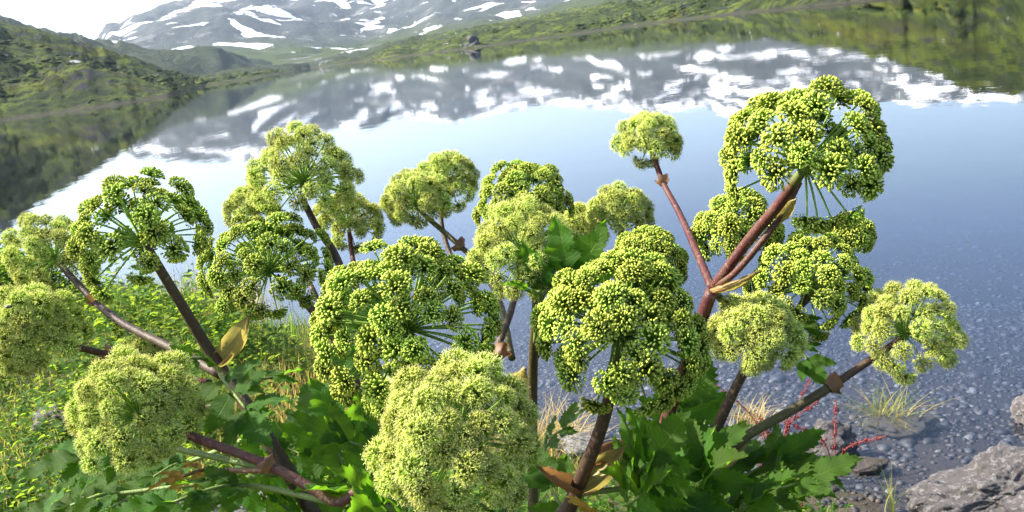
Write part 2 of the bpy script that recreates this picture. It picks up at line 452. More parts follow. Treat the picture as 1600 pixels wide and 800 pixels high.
# low heath shrubs and boulders on the hillside, set on its own surface
import bmesh
def ico(sub):
    bm = bmesh.new(); bmesh.ops.create_icosphere(bm, subdivisions=sub, radius=1)
    V = np.array([v.co[:] for v in bm.verts]); Fc = np.array([[v.index for v in f.verts] for f in bm.faces]); bm.free(); return V, Fc
HP = np.stack([X, Y, Z], -1)
okh = (dsh > 2) & (Rr < 330) & (t1 < .86) & (Z > .6) & (np.abs(Ad) < 40)
cand = HP[okh]; wgt = (Rr ** .6)[okh]; wgt = wgt * (fbm(cand[:, 0] / 25, cand[:, 1] / 25, 6, 3) > -.1)
pick = cand[rng.choice(len(cand), 3200, p=wgt / wgt.sum())]
SV, SF = ico(1); ns = len(pick)
sz = rng.uniform(.16, .5, ns) * np.where(rng.random(ns) < .12, 1.7, 1)
dv = SV[None] * (1 + .32 * rng.standard_normal((ns, len(SV), 1))) * np.stack([sz * rng.uniform(.8, 1.8, ns), sz * rng.uniform(.8, 1.5, ns), sz * rng.uniform(.35, .6, ns)], 1)[:, None, :]
t = NT('heath'); MAT_HEATH = t.done(t.bsdf(t.ramp(t.attr()[0], [(0, (.012, .022, .006)), (.6, (.04, .06, .01)), (1, (.10, .10, .02))]), .9, .1))
me = mesh('heath_shrubs', (dv + pick[:, None, :]).reshape(-1, 3), (SF[None] + (np.arange(ns) * len(SV))[:, None, None]).reshape(-1, 3), MAT_HEATH, np.repeat(rng.random(ns), len(SV))[:, None])
tag(link('heath_shrubs', me, kind='stuff'), 'low dark heath shrubs dotted over the far slopes', 'shrubs')

# ------------------------------------------------------------------ setting: near shore, bed and water
SH = [(-40, 16), (-12, 9.5), (-3.5, 6.7), (-2.3, 5.9), (-1.4, 4.75), (-.94, 4.15), (-.48, 3.55), (-.1, 3.2), (.12, 2.85), (.46, 2.5), (.77, 2.15), (1.0, 1.8), (1.5, 1.2), (3, 0.2), (8, -3), (40, -22)]
def ground_z(x, y):
    x = np.asarray(x, float); y = np.asarray(y, float)
    s = (ip(x, SH) - y) * .72 + .12 * fbm(x * 1.1, y * 1.1, 0, 3)
    z = np.where(s > 0, .34 * (1 - np.exp(-s * .55)), np.maximum(-.085 * -s - .01 * s * s * .5, -4.0))
    z = z + .025 * fbm(x * 2.4, y * 2.4, 4, 4) * np.clip(.6 + s, .25, 1.4)
    return z
u = np.linspace(-1, 1, 330)
gx = 5 * u + 45 * np.sign(u) * np.abs(u) ** 5
v = np.linspace(0, 1, 300)
gy = -2.0 + 9.5 * v + 50 * v ** 6
X, Y = np.meshgrid(gx, gy, indexing='ij')
me = mesh('lake_shore', np.stack([X, Y, ground_z(X, Y)], -1).reshape(-1, 3), grid_faces(len(gx), len(gy)), MAT_SHORE)
shore = link('lake_shore', me, kind='structure')
me = mesh('lake_bed', [(-5000, -3000, -4.6), (5000, -3000, -4.6), (5000, 5000, -4.6), (-5000, 5000, -4.6)], [(0, 1, 2, 3)], MAT_SHORE, smooth=False)
link('lake_bed', me, kind='structure')
bx = [(-700, -40, 0), (700, -40, 0), (700, 700, 0), (-700, 700, 0)]
me = mesh('lake_water', bx + [(a, b, -4.3) for a, b, c in bx], [(0, 1, 2, 3), (7, 6, 5, 4), (0, 4, 5, 1), (1, 5, 6, 2), (2, 6, 7, 3), (3, 7, 4, 0)], MAT_WATER, smooth=False)
link('lake_water', me, kind='structure')

# ------------------------------------------------------------------ rocks and pebbles
import bmesh
def rock_mesh(name, mat, sub, seed, size, rough=.35, flat=1.0):
    bm = bmesh.new(); bmesh.ops.create_icosphere(bm, subdivisions=sub, radius=1)
    V = np.array([v.co[:] for v in bm.verts])
    n = fbm(V[:, 0] * 1.1 + seed, V[:, 1] * 1.1, V[:, 2] * 1.1, 3)
    n2_ = fbm(V[:, 0] * 4 + seed, V[:, 1] * 4, V[:, 2] * 4, 4, .6)
    V = V * (1 + rough * n + rough * (.16 if sub < 6 else .32) * n2_)[:, None]
    V[:, 2] = np.where(V[:, 2] > 0, V[:, 2] * flat, V[:, 2])
    V = V * np.array(size)
    for v_, c in zip(bm.verts, V): v_.co = c
    me = bpy.data.meshes.new(name); bm.to_mesh(me); bm.free()
    me.polygons.foreach_set('use_smooth', np.ones(len(me.polygons), bool)); me.materials.append(mat)
    return me
def rock(name, label, mat, px, py, zc, size, seed, cat='rock', sub=5, rz=0, group=None, rough=.35):
    d = F0 + CR * (px - 800) / FPX + CU * (400 - py) / FPX
    p = CP + d * ((zc - CAM_H) / d[2])
    o = link(name, rock_mesh(name, mat, sub, seed, size, rough), loc=p); o.rotation_euler = (0, 0, rz)
    return tag(o, label, cat, group)
rock('boulder', 'rough pinkish grey boulder standing half out of the shallow water', MAT_ROCK, 1585, 765, .0, (.2, .12, .09), 11, 'boulder', 6, .25, rough=.34)
rock('rock', 'rounded brown grey rock at the water edge among red sorrel', MAT_ROCK, 1290, 694, .02, (.075, .06, .055), 23)
rock('flat_rock', 'flat reddish slab just under the water beside a grass tuft', MAT_SLAB, 1400, 662, -.03, (.11, .065, .03), 31, sub=5)
rock('flat_rock', 'low wet stone between the sorrel and the boulder', MAT_SLAB, 1350, 735, -.012, (.07, .05, .025), 37)
rock('rock', 'dark stone out in the shallow water past the boulder', MAT_ROCK, 1612, 645, .02, (.05, .04, .05), 53)
rock('stone', 'pale grey smooth stone under the lowest angelica leaves', MAT_STONE, 345, 815, .21, (.17, .10, .07), 61, 'stone')
rock('stone', 'dark grey stone in the shade below the hanging leaves', MAT_STONE, 160, 800, .2, (.16, .1, .06), 67, 'stone')
rock('rock', 'grey brown rock half covered by bushy undergrowth', MAT_ROCK, 100, 690, .19, (.07, .07, .10), 71, rough=.5)
rock('stone', 'small grey stone at the foot of the bushy undergrowth', MAT_STONE, 25, 790, .18, (.09, .07, .05), 73, 'stone')
rock('stone', 'rounded grey stone beside the dry grass tussock', MAT_STONE, 905, 700, .06, (.09, .07, .05), 79, 'stone')
# dark boulders on the far bank
for (px, py, d, s, lab, seed) in [(738, 70, 206, (2.1, 1.7, 1.2), 'large dark boulder on the far green bank', 5), (514, 99, 372, (2.4, 1.8, 1.5), 'dark boulder at the tip of the far bank', 8)]:
    p = at(px, py, d); p[2] = .6
    o = link('boulder', rock_mesh('boulder', MAT_DARKROCK, 4, seed, s, .75), loc=p); tag(o, lab, 'boulder')

PEB = [rock_mesh('pebble', MAT_PEBBLE, 1, 100 + i, (1, .75, .5), .3) for i in range(6)]
def shore_pts(n, xr, yr, lo, hi):
    out = []
    while len(out) < n:
        x = rng.uniform(*xr, 4000); y = rng.uniform(*yr, 4000)
        z = ground_z(x, y); k = (z > lo) & (z < hi) & (np.abs(x) < 1.05 * y + .1)
        out += list(np.stack([x, y, z], 1)[k])
    return np.array(out[:n])
pp = shore_pts(300, (.2, 2.0), (1.7, 3.6), -.14, .03)
for i, q in enumerate(pp):
    o = link('pebble', PEB[i % 6], shore, q)
    s = rng.uniform(.010, .024) * (1.5 if rng.random() < .1 else 1)
    o.scale = (s, s, s); o.rotation_euler = (rng.uniform(-.3, .3), rng.uniform(-.3, .3), rng.uniform(0, 6.3))
def icodata():
    bm = bmesh.new(); bmesh.ops.create_icosphere(bm, subdivisions=1, radius=1)
    V = np.array([v.co[:] for v in bm.verts]); Fc = np.array([[v.index for v in f.verts] for f in bm.faces]); bm.free(); return V, Fc
IV, IF = icodata()
NP = 21000
q1 = shore_pts(10000, (-1.2, 4.2), (.6, 4.2), -.24, .03); q2 = shore_pts(11000, (-3, 7.5), (2.4, 9), -.62, .0)
qq = np.vstack([q1, q2]); s = rng.uniform(.005, .014, NP) * (1 + (rng.random(NP) < .08) * .9); s[10000:] *= rng.uniform(.8, 1.7, 11000)
yaw = rng.uniform(0, 6.3, NP); asp = rng.uniform(.5, 1, NP); hh = rng.uniform(.3, .6, NP)
V = IV[None] * np.stack([np.ones(NP), asp, hh], 1)[:, None, :] * (1 + .18 * rng.standard_normal((NP, len(IV), 1)) * .8)
Vx = V[..., 0] * np.cos(yaw)[:, None] - V[..., 1] * np.sin(yaw)[:, None]; Vy = V[..., 0] * np.sin(yaw)[:, None] + V[..., 1] * np.cos(yaw)[:, None]
V = np.stack([Vx, Vy, V[..., 2]], -1) * s[:, None, None] + qq[:, None, :]
c = np.repeat(rng.random(NP)[:, None], len(IV), 1).reshape(-1, 1)
me = mesh('gravel', V.reshape(-1, 3), (IF[None] + (np.arange(NP) * len(IV))[:, None, None]).reshape(-1, 3), MAT_PEBBLES, c)
link('gravel', me, shore, kind='stuff')

# ------------------------------------------------------------------ grass and undergrowth
def blades(base, hgt, wid, lean, tint, seg=4, curl=1.0):
    """curved tapering blades as one array"""
    n = len(base); r = np.random.default_rng(len(base))
    yaw = r.uniform(0, 2 * np.pi, n)
    dirx, diry = np.cos(yaw), np.sin(yaw)
    side = np.stack([-diry, dirx, 0 * yaw], 1); out = np.stack([dirx, diry, 0 * yaw], 1)
    vs = []
    for k in range(seg + 1):
        tk = k / seg
        ctr = base + out * (lean * hgt * tk ** (1 + curl))[:, None] + np.array([0, 0, 1]) * (hgt * (tk - .35 * lean * tk * tk))[:, None]
        wk = wid * (1 - tk) ** .7 * (.75 if k == 0 else 1)
        vs += [ctr - side * wk[:, None], ctr + side * wk[:, None]]
    V = np.stack(vs, 1)
    m = 2 * (seg + 1)
    q = np.array([[2 * k, 2 * k + 1, 2 * k + 3, 2 * k + 2] for k in range(seg)])
    Fc = (q[None] + (np.arange(n) * m)[:, None, None]).reshape(-1, 4)
    C = np.stack([np.repeat(tint[:, None], m, 1), np.repeat(r.random(n)[:, None], m, 1)], -1).reshape(-1, 2)
    return V.reshape(-1, 3), Fc, C

def land_pts(n, xr, yr, lo, thr=None, sc=1.2, seed=0):
    out = []
    while len(out) < n:
        x = rng.uniform(*xr, 6000); y = rng.uniform(*yr, 6000); z = ground_z(x, y)
        k = (z > lo) & (np.abs(x) < .85 * y + .35)
        if thr is not None: k &= fbm(x * sc + seed, y * sc, 1, 3) + .35 * rng.standard_normal(6000) * .5 > thr
        out += list(np.stack([x, y, z], 1)[k])
    return np.array(out[:n])
b = land_pts(30000, (-5.4, .62), (1.2, 7), .015)
n = len(b)
tint = np.clip(.42 - .38 * (b[:, 0] < -1.0) + .45 * fbm(b[:, 0] * 1.4, b[:, 1] * 1.4, 2, 3) + .2 * rng.standard_normal(n), 0, 1)
V, Fc, C = blades(b, rng.uniform(.05, .2, n) * (1 + .4 * fbm(b[:, 0], b[:, 1], 0, 2)), rng.uniform(.0012, .0028, n), rng.uniform(.1, .9, n), tint)
tag(link('grass', mesh('grass', V, Fc, MAT_GRASS, C), kind='stuff'), 'mixed green and straw coloured grass covering the lake bank', 'grass')
# leafy low herbs
def herbs(b, hmin, hmax, nl, lmin, lmax):
    n = len(b); m = n * nl
    H_ = np.repeat(rng.uniform(hmin, hmax, n), nl)
    B = np.repeat(b, nl, 0)
    lv = rng.uniform(.15, 1, m); yaw = rng.uniform(0, 6.283, m)
    sp = rng.uniform(.01, .05, m) * (1.3 - .5 * lv)
    out = np.stack([np.cos(yaw), np.sin(yaw), rng.uniform(-.25, .75, m)], 1); out /= np.linalg.norm(out, axis=1)[:, None]
    side = np.stack([-np.sin(yaw), np.cos(yaw), rng.uniform(-.5, .5, m)], 1); side /= np.linalg.norm(side, axis=1)[:, None]
    up = np.cross(out, side)
    p0 = B + np.stack([np.cos(yaw), np.sin(yaw), 0 * yaw], 1) * sp[:, None] + np.array([0, 0, 1]) * (H_ * lv)[:, None]
    L = rng.uniform(lmin, lmax, m)[:, None]; W = L * rng.uniform(.26, .42, m)[:, None]
    v = [p0, p0 + out * L * .35 + side * W + up * W * .35, p0 + out * L * .5, p0 + out * L * .35 - side * W + up * W * .35, p0 + out * L - up * L * .18,
         p0 + out * L * .72 + side * W * .72 + up * W * .2, p0 + out * L * .72 - side * W * .72 + up * W * .2]
    V = np.stack(v, 1)
    q = np.array([[0, 2, 1, 1], [0, 3, 2, 2], [2, 4, 5, 1], [2, 3, 6, 4]])
    tri = np.array([[0, 2, 1], [0, 3, 2], [1, 2, 5], [2, 4, 5], [2, 3, 6], [2, 6, 4]])
    Fc = (tri[None] + (np.arange(m) * 7)[:, None, None]).reshape(-1, 3)
    tint = np.clip(.35 + .3 * np.repeat(fbm(b[:, 0] * 2, b[:, 1] * 2, 5, 2), nl) + .22 * rng.standard_normal(m), 0, 1)
    C = np.stack([np.repeat(tint[:, None], 7, 1), np.repeat(rng.random(m)[:, None], 7, 1)], -1).reshape(-1, 2)
    return V.reshape(-1, 3), Fc, C
b1 = land_pts(3400, (-5, -.2), (1.9, 6.6), .05, .02, 1.5, 3); b2 = land_pts(900, (-.9, 1.0), (1.3, 3.4), .05, .05, 1.6, 8)
bb = land_pts(1800, (-5, -.9), (2.5, 5.7), .1, .22, 1.3, 20)
parts = [herbs(b1, .05, .2, 14, .016, .034), herbs(b2, .04, .12, 9, .014, .03), herbs(bb, .18, .5, 30, .02, .042)]
off = 0; VV, FF, CC = [], [], []
for V, Fc, C in parts: VV.append(V); FF.append(Fc + off); CC.append(C); off += len(V)
tag(link('undergrowth', mesh('undergrowth', np.vstack(VV), np.vstack(FF), MAT_HERB, np.vstack(CC)), kind='stuff'), 'bushy small leaved green herbs on the lake bank', 'undergrowth')

def tuft(px, py, z, n, h, label, mat=MAT_DRYGRASS, tint0=.6, spread=.05, lean=(.5, 1.3)):
    d = F0 + CR * (px - 800) / FPX + CU * (400 - py) / FPX
    p = CP + d * ((z - CAM_H) / d[2])
    p[2] = max(min(z, float(ground_z(p[0], p[1]))), -.1) if z >= 0 else z
    b = np.array([0, 0, 0]) + rng.standard_normal((n, 3)) * np.array([spread, spread, 0])
    V, Fc, C = blades(b, rng.uniform(.5, 1, n) * h, rng.uniform(.0012, .0026, n), rng.uniform(*lean, n), np.clip(tint0 + .25 * rng.standard_normal(n), 0, 1), 5)
    o = link('grass_tuft', mesh('grass_tuft', V, Fc, mat, C), loc=p)
    return tag(o, label, 'grass')
tuft(862, 690, .08, 240, .24, 'tall tussock of straw coloured dry grass behind the angelica stems')
tuft(1180, 668, -.02, 90, .13, 'small straw coloured grass tuft standing in shallow water', spread=.03)
tuft(1390, 640, .01, 130, .17, 'green and straw grass tuft growing on the submerged slab', MAT_GRASS, .55, .025, (.5, 1.5))
tuft(1395, 800, .0, 12, .16, 'sparse yellow grass blades at the foot of the boulder', MAT_GRASS, .55, .006, (.2, .8))
tuft(375, 505, .06, 260, .36, 'reddish dry grass clump at the bank edge behind the dark umbel', MAT_DRYGRASS, .7, .09, (.1, .5))
tuft(300, 480, .06, 200, .34, 'thin green grass clump at the bank edge by the bushes', MAT_GRASS, .45, .09, (.1, .4))

# red sorrel spikes
def sorrel(px, py, z, stems, h, label):
    d = F0 + CR * (px - 800) / FPX + CU * (400 - py) / FPX
    p = CP + d * ((z - CAM_H) / d[2]); p[2] = float(ground_z(p[0], p[1]))
    root = link('sorrel', None, loc=p); tag(root, label, 'sorrel')
    r = random.Random(px)
    for s in range(stems):
        mb = MB()
        a = r.uniform(0, 6.28); L = h * r.uniform(.7, 1.1); ln = r.uniform(.2, .95)
        pts = [np.array([0, 0, 0.]), np.array([math.cos(a) * ln * .25, math.sin(a) * ln * .25, .55]) * L, np.array([math.cos(a) * ln, math.sin(a) * ln, .97]) * L]
        tube(mb, pts, [.0022, .0017, .0008], 5, 5, (1, 0, 0))
        P, _ = catmull(pts, [0, 0, 0], 30)
        for k in range(24, 61):
            for j in range(r.choice((0, 1, 2, 7))):
                c = P[k] + np.array([r.gauss(0, .0036), r.gauss(0, .0036), r.gauss(0, .003)]); q = r.uniform(.0013, .003)
                o_ = [c + np.array(w_) * q for w_ in ((1, 0, 0), (-1, 0, 0), (0, 1, 0), (0, -1, 0), (0, 0, 1.3), (0, 0, -1.3))]
                mb.add(o_, [(0, 2, 4), (2, 1, 4), (1, 3, 4), (3, 0, 4), (2, 0, 5), (1, 2, 5), (3, 1, 5), (0, 3, 5)], (r.uniform(0, .6), 0, 0))
        link('flower_spike', mb.build('flower_spike', MAT_SORREL), root)
sorrel(1215, 735, .05, 4, .34, 'red sorrel arching over the thick stem at the water edge')
sorrel(1305, 735, .02, 3, .24, 'red sorrel spikes rising beside the rounded brown rock')
sorrel(1205, 815, .08, 5, .2, 'cluster of short red sorrel below the broad dark leaves')
sorrel(1250, 800, .06, 4, .16, 'low pinkish sorrel between gravel and dark leaves')

# ------------------------------------------------------------------ angelica: umbellets
def umbellet_mesh(kind, seed):
    r = random.Random(seed); mb = MB()
    n = 140 if kind == 'fruit' else 74
    th = math.radians(88 if kind == 'fruit' else 108)
    ga = math.pi * (3 - 5 ** .5)
    for i in range(n):
        cz = 1 - (i + .5) / n * (1 - math.cos(th)) + r.uniform(-.03, .03); cz = max(-1, min(1, cz))
        sz = math.sqrt(1 - cz * cz); a = i * ga + r.uniform(-.25, .25)
        d = nv([sz * math.cos(a), sz * math.sin(a), cz]); L = r.uniform(.86, 1.06) if kind == 'fruit' else r.uniform(.8, 1.06)
        x = nv(np.cross(d, [.3, .5, .8])); y = np.cross(d, x); j = r.random()
        # pedicel
        k = .028
        pv = [x * k, (y * .87 - x * .5) * k, (-y * .87 - x * .5) * k]
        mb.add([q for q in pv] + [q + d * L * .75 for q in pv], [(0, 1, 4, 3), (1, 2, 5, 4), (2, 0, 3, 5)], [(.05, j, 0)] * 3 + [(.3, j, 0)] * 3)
        if kind == 'fruit':
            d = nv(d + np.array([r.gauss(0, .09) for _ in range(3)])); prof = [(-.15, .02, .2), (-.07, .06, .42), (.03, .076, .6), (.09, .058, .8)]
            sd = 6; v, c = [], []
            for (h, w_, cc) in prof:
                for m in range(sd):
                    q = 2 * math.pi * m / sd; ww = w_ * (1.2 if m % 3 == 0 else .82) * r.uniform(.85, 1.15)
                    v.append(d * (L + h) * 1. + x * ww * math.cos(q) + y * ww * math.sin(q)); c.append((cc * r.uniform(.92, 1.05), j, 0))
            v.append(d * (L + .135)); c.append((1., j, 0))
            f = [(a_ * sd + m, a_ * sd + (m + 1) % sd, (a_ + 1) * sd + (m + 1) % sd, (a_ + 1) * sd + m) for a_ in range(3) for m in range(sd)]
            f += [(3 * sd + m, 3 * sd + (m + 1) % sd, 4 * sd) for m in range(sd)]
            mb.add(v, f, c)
        else:
            v, c = [], []; sd = 5
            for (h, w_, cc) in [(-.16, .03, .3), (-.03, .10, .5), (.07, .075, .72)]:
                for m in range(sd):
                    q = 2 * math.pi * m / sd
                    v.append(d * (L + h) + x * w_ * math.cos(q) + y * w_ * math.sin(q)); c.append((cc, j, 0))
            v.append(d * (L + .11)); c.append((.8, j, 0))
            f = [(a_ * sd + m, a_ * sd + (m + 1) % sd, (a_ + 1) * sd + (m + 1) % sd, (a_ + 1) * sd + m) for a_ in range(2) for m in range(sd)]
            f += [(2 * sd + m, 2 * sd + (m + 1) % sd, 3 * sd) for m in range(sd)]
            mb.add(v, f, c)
            for m in range(5):
                q = 2 * math.pi * (m + r.random() * .6) / 5; o_ = x * math.cos(q) + y * math.sin(q); s_ = np.cross(o_, d)
                b0 = d * (L + .04) + o_ * .05; tp = d * (L + r.uniform(.16, .3)) + o_ * r.uniform(.14, .26); w_ = .011
                mb.add([b0 - s_ * w_, b0 + s_ * w_, tp + s_ * w_, tp - s_ * w_], [(0, 1, 2, 3)], (.85, j, 0))
                e_ = .034
                mb.add([tp + d * e_, tp - d * e_ * .6, tp + s_ * e_ + o_ * e_ * .5, tp - s_ * e_ + o_ * e_ * .5, tp - o_ * e_], [(0, 2, 3), (0, 3, 4), (0, 4, 2), (1, 3, 2), (1, 4, 3), (1, 2, 4)], (1., j, 0))
    return mb.build('umbellet', MAT_FRUIT if kind == 'fruit' else MAT_FLOWER)
UMB = {'fruit': [umbellet_mesh('fruit', 10 + i) for i in range(5)], 'flower': [umbellet_mesh('flower', 40 + i) for i in range(5)]}

def orient(d, roll=0.):
    return Vector(d).to_track_quat('Z', 'Y') @ Quaternion((0, 0, 1), roll)

def umbel(root, hub, axis, rad, n, spread, kind, us, seed, extra=(), gap=0):
    """hub in world, rad = length of a ray, us = umbellet radius"""
    base = np.array(root.location)
    r = random.Random(seed); mb = MB()
    x = nv(np.cross(axis, [.31, .2, .93])); y = np.cross(axis, x); ga = math.pi * (3 - 5 ** .5)
    tips = []
    for i in range(n):
        cz = 1 - (i + .5) / n * (1 - math.cos(math.radians(spread))); cz = max(-.999, min(.999, cz + r.uniform(-.05, .05)))
        sz = math.sqrt(1 - cz * cz); a = i * ga + r.uniform(-.22, .22)
        d = nv(x * sz * math.cos(a) + y * sz * math.sin(a) + axis * cz)
        L = rad * r.uniform(.8, 1.07) * (1.0 if cz > -.2 else r.uniform(.9, 1.15))
        tips.append((d, L, us * r.uniform(.82, 1.15)))
    for (dr, du, dt, L, s) in extra: tips.append((cdir(dr, du, dt), rad * L, us * s))
    for d, L, s in tips:
        bend = d * L * .55 + axis * L * .05 - np.array([0, 0, 1]) * L * .02
        tip = d * L
        tube(mb, [d * .002, bend, tip], [us * .105, us * .085, us * .07], 5, 4, (0, 0, 0), cap=False)
    tube(mb, [-axis * us * .5, axis * us * .25], [us * .5, us * .38], 8, 3)
    ob = link('umbel', mb.build('umbel', MAT_RAY), root, hub - base)
    for k, (d, L, s) in enumerate(tips):
        u_ = link('umbellet', UMB[kind][r.randrange(5)], ob, d * L)
        u_.rotation_mode = 'QUATERNION'; u_.rotation_quaternion = orient(nv(d + np.array([r.gauss(0, .12), r.gauss(0, .12), r.gauss(0, .12) + .12])), r.uniform(0, 6.28))
        u_.scale = (s * 1.08, s * 1.08, s * r.uniform(.72, .9)) if kind == 'fruit' else (s, s, s * r.uniform(.85, 1.0))
    return ob

def stem(root, pts, rad, mat, name='stem', green=None, sides=12):
    base = np.array(root.location); mb = MB()
    tube(mb, [np.asarray(p) - base for p in pts], [q * .74 for q in rad], sides, 7, ccol=green or (lambda t_: (0, 0, 0)))
    return link(name, mb.build(name, mat), root)

def collar(root, p, ax, r0, seed=0, mat=None):
    """ragged dry ring of old sheath round a joint"""
    rr_ = random.Random(seed); base = np.array(root.location); mb = MB()
    ax = nv(ax); x = nv(np.cross(ax, [.2, .9, .3])); y = np.cross(ax, x); n = 12; v = []
    for k, (h, s) in enumerate([(-.5, .9), (-.1, 1.1), (.3, 1.3), (.9, 1.2)]):
        for m in range(n):
            q = 2 * math.pi * m / n; j = rr_.uniform(.55, 1.6) if k > 1 else rr_.uniform(.95, 1.1)
            v.append(ax * r0 * h * j + (x * math.cos(q) + y * math.sin(q)) * r0 * s * (j if k > 1 else 1))
    f = [(a * n + m, a * n + (m + 1) % n, (a + 1) * n + (m + 1) % n, (a + 1) * n + m) for a in range(3) for m in range(n)]
    mb.add(v, f, (0, 0, 0))
    return link('collar', mb.build('collar', mat or MAT_SHEATH_DRY), root, np.asarray(p) - base)

def sheath(root, a, b, wid, depth, seed=0, mat=None, norm=None):
    """inflated boat-shaped leaf sheath from a (joint) to b (tip)"""
    rr_ = random.Random(seed); base = np.array(root.location); mb = MB()
    a, b = np.asarray(a), np.asarray(b); ax = nv(b - a); L = np.linalg.norm(b - a)
    nrm = nv(norm if norm is not None else cdir(.2, .3, 1)); nrm = nv(nrm - ax * np.dot(nrm, ax)); sd = np.cross(ax, nrm)
    n, m = 12, 9; v, c = [], []
    for i in range(n + 1):
        t_ = i / n; w_ = wid * .8 * (.35 + .9 * math.sin(math.pi * min(1, t_ * .93 + .12)) ** .8) * (1 - t_ ** 5)
        for k in range(m):
            q = (k / (m - 1) - .5) * 2
            ang = q * 1.9
            v.append(ax * L * t_ + sd * math.sin(ang) * w_ - nrm * (math.cos(ang)) * w_ * depth + nrm * L * .10 * t_ * t_ + (sd + nrm) * (rr_.gauss(0, wid * .05) + wid * .12 * math.sin(k * 2.7 + t_ * 5 + seed))); c.append((t_, k / m, 0))
    f = [(i * m + k, i * m + k + 1, (i + 1) * m + k + 1, (i + 1) * m + k) for i in range(n) for k in range(m - 1)]
    mb.add(v, f, c)
    return link('sheath', mb.build('sheath', mat or MAT_SHEATH), root, a - base)

def leaflet_mesh(seed, wid=.34, mat=None):
    r = random.Random(seed); n = 22; v, c = [], []
    droop = r.uniform(.12, .38); fold = r.uniform(.18, .5); tw = r.uniform(-.25, .25); ph = r.uniform(0, 6)
    lob = r.uniform(.0, .16); side = r.uniform(-.12, .12)
    for i in range(n + 1):
        t_ = i / n
        w0 = wid * (math.sin(math.pi * min(1, t_ ** .72)) ** .85 * (1 - .25 * t_)) + .004
        w0 *= 1 + lob * math.cos(t_ * 15 + ph)
        zc = -droop * t_ * t_ + .05 * t_
        xc = side * math.sin(t_ * 3)
        for k, q in enumerate((-1, -.55, 0, .55, 1)):
            tooth = (.88 if i % 2 else 1.12) if abs(q) == 1 else 1
            fw = (.035 if i % 2 == 0 else -.01) if abs(q) == 1 else 0
            ww = w0 * q * tooth
            zz = zc + fold * abs(ww) - .55 * ww * ww + tw * ww * t_ + .035 * math.sin(t_ * 19 + abs(q) * 3 + ph) * abs(q) + r.gauss(0, .004)
            v.append((xc + ww, t_ + abs(q) * .05 + fw, zz)); c.append((t_, abs(q), 0))
    f = [(i * 5 + k, i * 5 + k + 1, (i + 1) * 5 + k + 1, (i + 1) * 5 + k) for i in range(n) for k in range(4)]
    return mesh('leaflet', np.array(v), f, mat or MAT_LEAF, np.array(c))
LEAFLETS = [leaflet_mesh(200 + i, .27 + .04 * (i % 3)) for i in range(7)]
LEAFLETS_Y = [leaflet_mesh(300 + i, .26, MAT_LEAF_YELLOW) for i in range(2)]

def leaf(root, A_, B_, size, pairs=2, norm=None, seed=0, yellow=False, petiole=None):
    """compound leaf: rachis A to B, leaflets in pairs with a terminal one"""
    r = random.Random(seed * 7 + 1); base = np.array(root.location)
    A_, B_ = np.asarray(A_), np.asarray(B_); ax = B_ - A_; L = np.linalg.norm(ax); ax = ax / L
    nrm = nv(norm if norm is not None else np.array([0, -.25, 1])); nrm = nv(nrm - ax * np.dot(nrm, ax)); sd = np.cross(ax, nrm)
    mb = MB(); mid = (A_ + B_) / 2 + nrm * L * .08
    start = [A_ - A_] if petiole is None else [np.asarray(petiole) - A_, A_ - A_]
    tube(mb, start + [mid - A_, B_ - A_], ([.0045] if petiole is not None else []) + [.004, .003, .002], 6, 5, (.6, 0, 0))
    ob = link('leaf', mb.build('leaf', MAT_STEM_OLIVE if not yellow else MAT_SHEATH_DRY), root, A_ - base)
    lib = LEAFLETS_Y if yellow else LEAFLETS
    def put(p, d, s, n_):
        d = nv(d); n_ = nv(n_ + np.array([r.gauss(0, .22), r.gauss(0, .22), r.gauss(0, .12)])); n_ = nv(n_ - d * np.dot(n_, d)); x_ = np.cross(d, n_)
        o = link('leaflet', lib[r.randrange(len(lib))], ob, p - A_)
        o.rotation_mode = 'QUATERNION'
        o.rotation_quaternion = Matrix(((x_[0], d[0], n_[0]), (x_[1], d[1], n_[1]), (x_[2], d[2], n_[2]))).to_quaternion()
        o.scale = (s * r.uniform(.85, 1.15), s, s)
    put(B_, ax, size, nrm)
    for s_ in (-1, 1): put(B_ - ax * L * .06, ax * .75 + sd * s_ * .8, size * r.uniform(.7, .9), nrm)
    for k in range(pairs):
        f = (k + .6) / (pairs + .7)
        p = A_ * (1 - f) + B_ * f + nrm * L * .08 * (4 * f * (1 - f))
        for s_ in (-1, 1):
            put(p, ax * .45 + sd * s_ * r.uniform(.8, 1.1) + nrm * r.uniform(-.1, .2), size * r.uniform(.68, .95), nrm)
            if r.random() < .5: put(p + sd * s_ * .012, ax * 1. + sd * s_ * .45, size * r.uniform(.45, .6), nrm)
    return ob

def plant(label, px, d):
    """stands where the ground lies under column px at depth d"""
    for y in range(600, 1600, 4):
        p = at(px, y, d)
        if p[2] <= float(ground_z(p[0], p[1])): break
    p[2] = float(ground_z(p[0], p[1])) - .02
    o = link('angelica_plant', None, loc=p)
    tag(o, label, 'angelica', 'angelica plants on the lake bank')
    return o, p
def P(*a): return [at(*q) for q in a]
SEED = [0]
def head(root, px, py, d, axis, rpx, n, spread, kind, us=.0155, extra=(), lift=True):
    SEED[0] += 1
    ax = cdir(*axis); us_ = us * (.96 if kind == 'flower' else 1)
    rad = rpx * d / FPX - us_ * .9
    if kind == 'fruit': n = int(n * 1.22)
    return umbel(root, at(px, py, d), ax, rad, n, spread, kind, us_, 500 + SEED[0], extra)
gtop = lambda t_: (max(0, (t_ - .82) / .18) * .8, 0, 0)

